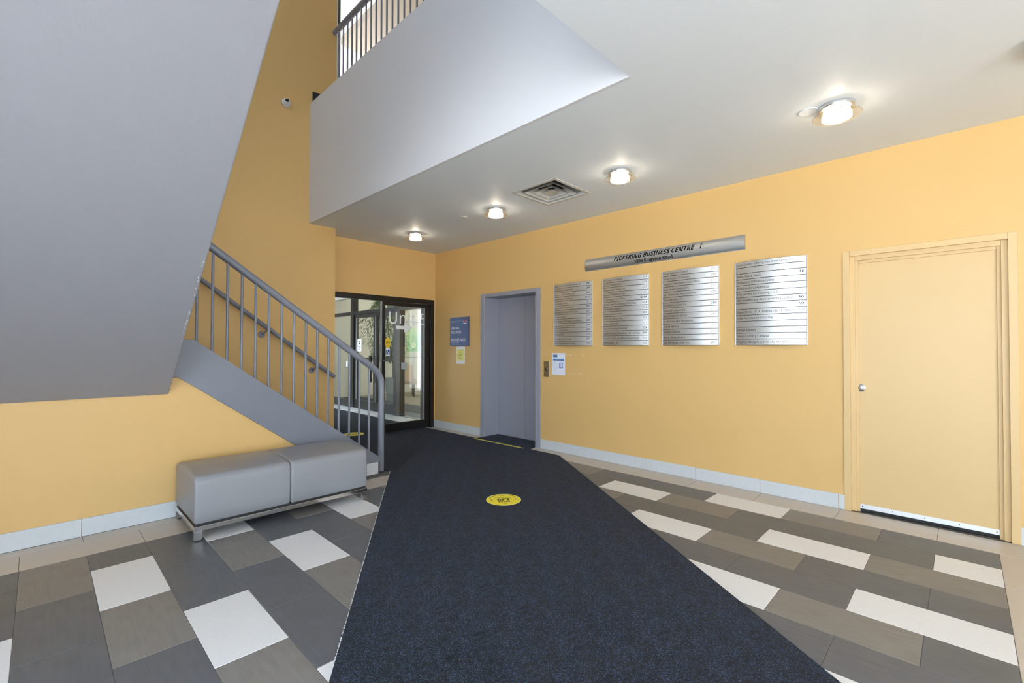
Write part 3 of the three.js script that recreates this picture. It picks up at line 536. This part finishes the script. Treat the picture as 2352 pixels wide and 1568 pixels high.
{
  const ringGeo = (s0, y0, s1, y1) => {          // square ring flaring from (half side s0, y0) to (s1, y1)
    const P = [], c = [[-1, -1], [1, -1], [1, 1], [-1, 1]];
    for (let i = 0; i < 4; i++) { const a = c[i], b = c[(i + 1) % 4], A = [a[0] * s0, y0, a[1] * s0], B = [b[0] * s0, y0, b[1] * s0], Cc = [b[0] * s1, y1, b[1] * s1], Dd = [a[0] * s1, y1, a[1] * s1]; P.push(...A, ...B, ...Cc, ...A, ...Cc, ...Dd); }
    const g = new THREE.BufferGeometry(); g.setAttribute('position', new THREE.Float32BufferAttribute(P, 3)); g.computeVertexNormals(); return metreUV(g);
  };
  const slab = (s0, y0, s1, y1, t) => [ringGeo(s0, y0, s1, y1), ringGeo(s1 - t, y1, s0 - t, y0), ringGeo(s1, y1, s1 - t, y1)];
  part('flange', [ringGeo(0.304, -0.004, 0.270, -0.006), ringGeo(0.304, 0.0, 0.304, -0.004), ringGeo(0.270, -0.006, 0.262, 0.03)], M.ventPaint, vent);
  for (const s of [0.205, 0.135]) part('louver', slab(s - 0.075, 0.055, s, -0.004, 0.004), M.ventPaint, vent);
  part('louver', [...slab(0.02, 0.03, 0.066, -0.002, 0.003), bx(-0.066, 0.066, -0.003, -0.001, -0.066, 0.066)], M.ventPaint, vent);
  part('duct', [bx(-0.3, 0.3, 0.16, 0.165, -0.3, 0.3), bx(-0.303, -0.298, 0.001, 0.165, -0.3, 0.3), bx(0.298, 0.303, 0.001, 0.165, -0.3, 0.3), bx(-0.298, 0.298, 0.001, 0.165, -0.303, -0.298), bx(-0.298, 0.298, 0.001, 0.165, 0.298, 0.303)], M.ventPaint, vent);
  part('collar', [lathe([[0.13, 0.158], [0.13, 0.06], [0.138, 0.06], [0.138, 0.158]], 40)], M.ductDark, vent);
}
const cap = thing('sprinkler_cap', 'small round white sprinkler cover between two ceiling lights', 'sprinkler', [3.715, CE, -4.473]);
part('cover', [lathe([[0, -0.007], [0.036, -0.007], [0.040, -0.004], [0.040, 0]], 32)], M.plasticWhite, cap);
const disc = thing('ceiling_cover', 'flat round white cover plate beside the ceiling light near the door', 'cover plate', [3.71, CE, -0.755]);
part('cover', [lathe([[0, -0.003], [0.052, -0.003], [0.055, -0.005], [0.058, -0.004], [0.058, 0]], 40)], M.white, disc);
const det = thing('ceiling_box', 'small cream box fixed to the ceiling above the yellow door', 'ceiling box', [3.72, CE, 0.36]);
part('body', [rb(-0.09, 0.09, -0.055, 0, -0.1, 0.1, 0.012, 3)], M.plasticWhite, det);
part('lens', [lathe([[0, -0.068], [0.02, -0.066], [0.03, -0.055]], 24)], M.plasticWhite, det);
const cctv = thing('security_camera', 'small white dome security camera on the ochre stair wall', 'camera', [2.168, 4.502, ZS]);
part('base', [lathe([[0, 0.030], [0.046, 0.030], [0.056, 0.020], [0.058, 0], [0, 0]], 40).rotateX(Math.PI / 2)], M.plasticWhite, cctv);
{
  const q = new THREE.Quaternion().setFromUnitVectors(new THREE.Vector3(0, 1, 0), new THREE.Vector3(-0.30, 0.16, 0.94).normalize());
  const b = part('eyeball', [metreUV(new THREE.SphereGeometry(0.046, 32, 20).applyQuaternion(q).translate(0, 0, 0.03))], M.plasticWhite, cctv);
  part('lens', [metreUV(lathe([[0, 0.047], [0.018, 0.0455], [0.022, 0.042]], 28).applyQuaternion(q).translate(0, 0, 0.031))], M.black, b);
}

// =====================================================================
// INNER GLASS DOOR (opening in the back wall) AND LOBBY BEHIND IT
// =====================================================================
const font = await new FontLoader().loadAsync('fonts/droid/droid_sans_regular.typeface.json');
const gd = thing('door_2', 'black framed glass door lettered Unit 5 beside an open doorway', 'door', [0, 0, ZU], 0, null, 'structure'); gd.name = 'door_2';
{
  part('header', [rb(UX0, UX1, 2.122, 2.2, -0.1, 0.012, 0.003, 1)], M.black, gd);
  part('jamb', [rb(4.716, UX1, 0.003, 2.1218, -0.1, 0.012, 0.003, 1)], M.black, gd);
  part('jamb', [rb(UX0, UX0 + 0.05, 0.012, 2.1218, -0.1, 0.012, 0.003, 1)], M.black, gd);
  const leaf = part('leaf_frame', [rb(3.800, 3.856, 0.016, 2.116, -0.055, -0.01, 0.003, 1), rb(4.612, 4.708, 0.016, 2.116, -0.055, -0.01, 0.003, 1), rb(3.856, 4.612, 2.056, 2.116, -0.055, -0.01, 0.003, 1), rb(3.856, 4.612, 0.016, 0.152, -0.055, -0.01, 0.003, 1)], M.black, gd);
  part('edge_strip', [rb(3.782, 3.7995, 0.018, 2.114, -0.05, -0.015, 0.002, 1), rb(4.596, 4.611, 0.153, 2.055, -0.02, -0.006, 0.002, 1)], M.satin, leaf);
  part('pane', [bx(3.857, 4.595, 0.153, 2.055, -0.034, -0.029)], M.glass, gd);
  const tg = (t, size) => { const g = new TextGeometry(t, { font, size, depth: 0.001, curveSegments: 6 }); return metreUV(g); };
  part('lettering', [tg('Unit 5', 0.196).scale(1.04, 1, 1).translate(3.905, 1.765, -0.0288)], M.letter, gd, 'white letters reading Unit 5');
  part('arrow', [prism([[0, 0.03], [0.16, 0.03], [0.16, 0.075], [0.32, 0.0], [0.16, -0.075], [0.16, -0.03], [0, -0.03]], 0.001).translate(4.055, 1.705, -0.0288)], M.letter, gd, 'white arrow pointing right');
  const oval = new THREE.CircleGeometry(0.5, 40).scale(0.098, 0.172, 1);
  part('oval_sticker', oval.translate(3.912, 1.452, -0.0284), std({ roughness: 0.5, map: canvasTex(128, 224, (x) => { x.fillStyle = '#f2cf33'; x.fillRect(0, 0, 128, 224); ink(x, '#8a7420', [[24, 62, 80, 8], [24, 160, 80, 8]]); x.fillStyle = '#54451a'; x.fillRect(0, 84, 128, 5); x.fillRect(0, 132, 128, 5); ink(x, '#5a4a18', [[18, 100, 92, 18]]); }) }), gd, 'yellow oval sticker');
  part('access_sticker', new THREE.PlaneGeometry(0.072, 0.13).translate(3.912, 1.31, -0.0284), std({ roughness: 0.5, map: canvasTex(96, 174, (x) => { x.fillStyle = '#eef0f4'; x.fillRect(0, 0, 96, 174); x.fillStyle = '#2b4690'; x.fillRect(6, 46, 84, 104); x.strokeStyle = '#f2f4fa'; x.lineWidth = 8; x.beginPath(); x.arc(42, 116, 22, -0.6, Math.PI * 1.35); x.stroke(); x.beginPath(); x.moveTo(40, 74); x.lineTo(42, 104); x.lineTo(64, 104); x.lineTo(74, 130); x.stroke(); x.fillStyle = '#f2f4fa'; x.beginPath(); x.arc(40, 62, 8, 0, 7); x.fill(); }) }), gd, 'blue wheelchair access sticker');
  part('hinge_screw', [metreUV(new THREE.SphereGeometry(0.008, 10, 8).translate(3.828, 1.168, -0.008)), metreUV(new THREE.SphereGeometry(0.008, 10, 8).translate(4.66, 1.18, -0.008))], M.chrome, leaf);
}
// vestibule and lobby shells
struct('wall_vestibule', [bx(2.6, 2.84, 0, 3.0, -9.4, ZU - 0.14), bx(2.6, 2.84, 2.5, 3.0, -11.2, -9.4), bx(2.6, 2.84, 0, 3.0, -12.3, -11.2), bx(2.6, 5.12, 0, 3.0, -12.4, -12.22), bx(5.04, 5.14, 2.53, 3.0, -12.3, -6.74), bx(5.04, 5.14, 0, 2.53, -7.28, -6.74), bx(XR, 5.14, 0, 3.2, -6.74, -6.59)], M.lobbyWall, 'pale vestibule walls beyond the glass door', 'wall');
struct('ceiling_vestibule', [bx(2.6, 5.14, 2.9, 3.05, -12.4, ZU - 0.14), bx(5.14, 10.1, 2.9, 3.05, -12.5, -6.6)], M.white, 'white ceiling over the vestibule and inner lobby', 'ceiling');
struct('wall_lobby', [bx(5.04, 10.1, 0, 2.95, -12.5, -12.35), bx(10.0, 10.1, 0, 2.95, -12.5, -6.6), bx(5.14, 10.1, 0, 2.95, -6.74, -6.6)], M.lobbyWall, 'cream lobby wall carrying the green picture', 'wall');
struct('floor_lobby', [bx(5.10, 10.0, -0.0014, 0.001, -12.35, -6.74)], M.lobbyFloor, 'tan plank floor of the inner lobby', 'floor');
tag(part('entrance_mat', [rb(5.16, 6.27, 0.001, 0.008, -12.2, -6.9, 0.002, 1)], M.lobbyMat, scene), 'dark grey entrance mat inside the inner lobby doors', 'mat');
glazing('window_4', 'outer glazing of the vestibule beyond the glass door', 9.4, 11.2, 2, 0.02, 2.5, (g) => { g.rotation.y = Math.PI / 2; g.position.set(2.74, 0, 0); });

const SXF = 5.09;
const sf = thing('door_3', 'bronze framed glass storefront with double doors to the inner lobby', 'door', [SXF, 0, 0], onWall, null, 'structure'); sf.name = 'door_3';
{ // local x = world z
  const post = (a, b, y0, y1, n = 'post') => part(n, [rb(a, b, y0, y1, -0.06, 0.06, 0.003, 1)], M.bronze, sf);
  post(-10.16, -10.02, 0.006, 2.53); post(-8.27, -8.06, 0.006, 2.53); post(-12.2, -12.14, 0.006, 2.53); post(-7.34, -7.28, 0.006, 2.53);
  post(-12.14, -10.16, 2.13, 2.2, 'transom_rail'); post(-10.02, -8.27, 2.13, 2.2, 'transom_rail'); post(-8.06, -7.34, 2.13, 2.2, 'transom_rail'); post(-12.14, -10.16, 0.006, 0.16, 'base_rail');
  for (const [a, b] of [[-12.14, -10.16], [-10.02, -8.27], [-8.06, -7.34]]) part('transom_pane', [bx(a, b, 2.2, 2.53, -0.003, 0.003)], M.glassTint, sf);
  part('side_pane', [bx(-12.14, -10.16, 0.16, 2.13, -0.003, 0.003)], M.glassTint, sf);
  part('side_pane', [bx(-8.06, -7.34, 0.02, 2.13, -0.003, 0.003)], M.glassTint, sf);
  for (const [a, b, s] of [[-10.015, -9.095, 1], [-9.085, -8.275, -1]]) {
    const l = part('leaf_frame', [rb(a, a + 0.07, 0.012, 2.125, -0.03, 0.03, 0.003, 1), rb(b - 0.07, b, 0.012, 2.125, -0.03, 0.03, 0.003, 1), rb(a + 0.07, b - 0.07, 2.05, 2.125, -0.03, 0.03, 0.003, 1), rb(a + 0.07, b - 0.07, 0.012, 0.2, -0.03, 0.03, 0.003, 1)], M.bronze, sf);
    part('pane', [bx(a + 0.07, b - 0.07, 0.2, 2.05, -0.003, 0.003)], M.glassTint, l);
    const hx = s > 0 ? b - 0.13 : a + 0.13;
    part('pull_handle', [rb(hx - 0.04, hx + 0.04, 0.62, 1.2, 0.05, 0.08, 0.004, 1), bx(hx - 0.02, hx + 0.02, 0.66, 0.69, 0.03, 0.05), bx(hx - 0.02, hx + 0.02, 1.12, 1.15, 0.03, 0.05)], M.black, l);
    part('edge_strip', [rb(s > 0 ? a + 0.071 : a + 0.004, s > 0 ? a + 0.084 : a + 0.018, 0.2, 2.05, 0.01, 0.034, 0.002, 1)], M.satin, l);
    part('push_bar', [rb(a + 0.07, b - 0.07, 1.10, 1.15, -0.06, -0.035, 0.003, 1)], M.bronze, l);
  }
  part('mask_notice', new THREE.PlaneGeometry(0.19, 0.28).translate(-9.83, 1.43, 0.008), std({ roughness: 0.6, map: canvasTex(128, 188, (x) => { x.fillStyle = '#f1f1f4'; x.fillRect(0, 0, 128, 188); x.fillStyle = '#30343c'; x.beginPath(); x.arc(64, 40, 15, 0, 7); x.fill(); x.fillRect(46, 56, 36, 26); x.fillStyle = '#e9ecf2'; x.fillRect(52, 42, 24, 12); ink(x, '#555a66', [[28, 112, 74, 10], [28, 132, 74, 10], [36, 152, 56, 10]]); }) }), sf, 'white face mask notice');
  part('card_reader', [rb(-10.36, -10.28, 0.93, 1.06, 0.035, 0.065, 0.004, 1)], M.plasticWhite, sf);
  part('lock_box', [rb(-8.05, -7.86, 0.94, 1.08, 0.01, 0.035, 0.004, 1)], M.planter, sf);
}
// lobby furniture
const pic = thing('framed_picture', 'framed pale green leaf and droplet picture on the lobby wall', 'picture', [8.28, 1.09, -12.35]);
part('frame', [rb(-0.46, 0.46, -0.012, 0, 0, 0.03, 0.003, 1), rb(-0.46, 0.46, 1.08, 1.092, 0, 0.03, 0.003, 1), rb(-0.46, -0.448, 0, 1.08, 0, 0.03, 0.003, 1), rb(0.448, 0.46, 0, 1.08, 0, 0.03, 0.003, 1)], M.bronze, pic);
part('mount', [bx(-0.448, 0.448, 0, 1.08, 0.002, 0.012)], M.lobbyWall, pic);
part('print', new THREE.PlaneGeometry(0.56, 0.73).translate(-0.02, 0.535, 0.014), std({ roughness: 0.5, map: canvasTex(256, 334, (x, w, h) => {
  x.fillStyle = '#c3dfa2'; x.fillRect(0, 0, w, h);
  for (let i = 0; i < 260; i++) { const y = rnd() * h, a = y / h; x.fillStyle = `rgba(${Math.round(195 - 95 * a + 25 * rnd())},${Math.round(222 - 45 * a + 20 * rnd())},${Math.round(165 - 55 * a + 20 * rnd())},0.35)`; x.beginPath(); x.arc(rnd() * w, y, 10 + 26 * rnd(), 0, 7); x.fill(); }
  x.strokeStyle = '#5f8f5c'; x.lineWidth = 7; x.beginPath(); x.arc(100, 250, 48, 0.1, 3.0); x.stroke(); x.lineWidth = 4; x.beginPath(); x.arc(84, 108, 14, 0.3, 2.8); x.stroke();
  x.fillStyle = '#dcf0b8'; x.beginPath(); x.arc(100, 246, 42, 0, 7); x.fill();
}) }), pic);
const chair = thing('side_chair', 'beige upholstered side chair with dark legs under the picture', 'chair', [7.5, 0, -11.3], 0.25);
part('seat', [rb(-0.25, 0.25, 0.34, 0.46, -0.24, 0.26, 0.03, 4)], M.fabric, chair);
part('backrest', [rb(-0.25, 0.25, 0.42, 0.86, -0.05, 0.05, 0.03, 4).rotateX(-0.14).translate(0, 0.01, -0.16)], M.fabric, chair);
for (const [x, z] of [[-0.21, 0.21], [0.21, 0.21], [-0.21, -0.2], [0.21, -0.2]]) part('leg', [rb(x - 0.022, x + 0.022, 0.001, 0.345, z - 0.022, z + 0.022, 0.003, 1)], M.darkWood, chair);
const tree = thing('potted_tree', 'leafy green weeping fig in a tall grey planter behind the lobby doors', 'plant', [6.5, 0.002, -10.7]);
part('planter', [lathe([[0, 0], [0.15, 0], [0.16, 0.01], [0.225, 0.575], [0.232, 0.585], [0.228, 0.592], [0.205, 0.592], [0.2, 0.55], [0, 0.55]], 40)], M.planter, tree);
for (const [a, b, c] of [[0.02, 0.01, 0.1], [-0.02, 0.02, 2.2], [0.0, -0.025, 4.1]]) part('trunk', [metreUV(new THREE.TubeGeometry(new THREE.CatmullRomCurve3([new THREE.Vector3(a, 0.54, b), new THREE.Vector3(a - 0.03, 1.1, b), new THREE.Vector3(-0.12 + 0.1 * Math.cos(c), 1.6, 0.1 * Math.sin(c)), new THREE.Vector3(-0.2 + 0.25 * Math.cos(c), 2.3, 0.25 * Math.sin(c))]), 24, 0.016, 8))], M.bark, tree);
{
  const leafShape = new THREE.Shape(); leafShape.moveTo(0, 0); leafShape.quadraticCurveTo(0.02, 0.035, 0, 0.1); leafShape.quadraticCurveTo(-0.02, 0.035, 0, 0);
  const lg = new THREE.ShapeGeometry(leafShape, 3), p = lg.attributes.position; for (let i = 0; i < p.count; i++) p.setZ(i, 0.35 * Math.abs(p.getX(i)) - 1.2 * p.getY(i) ** 2); lg.computeVertexNormals();
  const n = 2600, im = new THREE.InstancedMesh(lg, M.leaf, n), m = new THREE.Matrix4(), q = new THREE.Quaternion(), e = new THREE.Euler(), col = new THREE.Color();
  for (let i = 0; i < n; i++) {
    const th = rnd() * 6.283, h = rnd(), y = 1.05 + 1.72 * h, r = 0.56 * Math.pow(Math.sin(Math.PI * Math.min(0.97, 0.08 + 0.92 * h)), 0.55) * Math.sqrt(0.15 + 0.85 * rnd());
    const lump = 1 + 0.28 * Math.sin(th * 3 + y * 5);
    e.set(2.5 + (rnd() - 0.5) * 1.3, th, (rnd() - 0.5) * 1.4, 'YXZ'); q.setFromEuler(e);
    m.compose(new THREE.Vector3(-0.22 + r * lump * Math.cos(th), y, -0.05 + r * lump * Math.sin(th)), q, new THREE.Vector3(1, 1, 1).multiplyScalar(0.8 + 0.7 * rnd())); im.setMatrixAt(i, m);
    const t = rnd(); im.setColorAt(i, col.setRGB(0.75 + 0.9 * t, 0.8 + 0.7 * t, 0.7 + 0.5 * t));
  }
  im.name = 'foliage'; im.userData.kind = 'stuff'; im.castShadow = true; tree.add(im);
}
// ceiling dome lights of the lobby
const dome = thing('dome_light', 'white dome ceiling light in the inner lobby behind the fig tree', 'ceiling light', [7.4, 2.9, -10.2]);
part('shade', [lathe([[0, -0.11], [0.09, -0.10], [0.15, -0.06], [0.17, 0]], 36)], M.opal, dome);
{ const p = new THREE.PointLight(lin(1, 0.94, 0.84), 6.5); p.position.set(0, -0.05, 0); p.castShadow = true; dome.add(p); }
const dome2 = copyOf(dome, [7.6, 2.9, -8.0], 'white dome ceiling light in the inner lobby above the entrance mat side');

renderer.render(scene, camera);
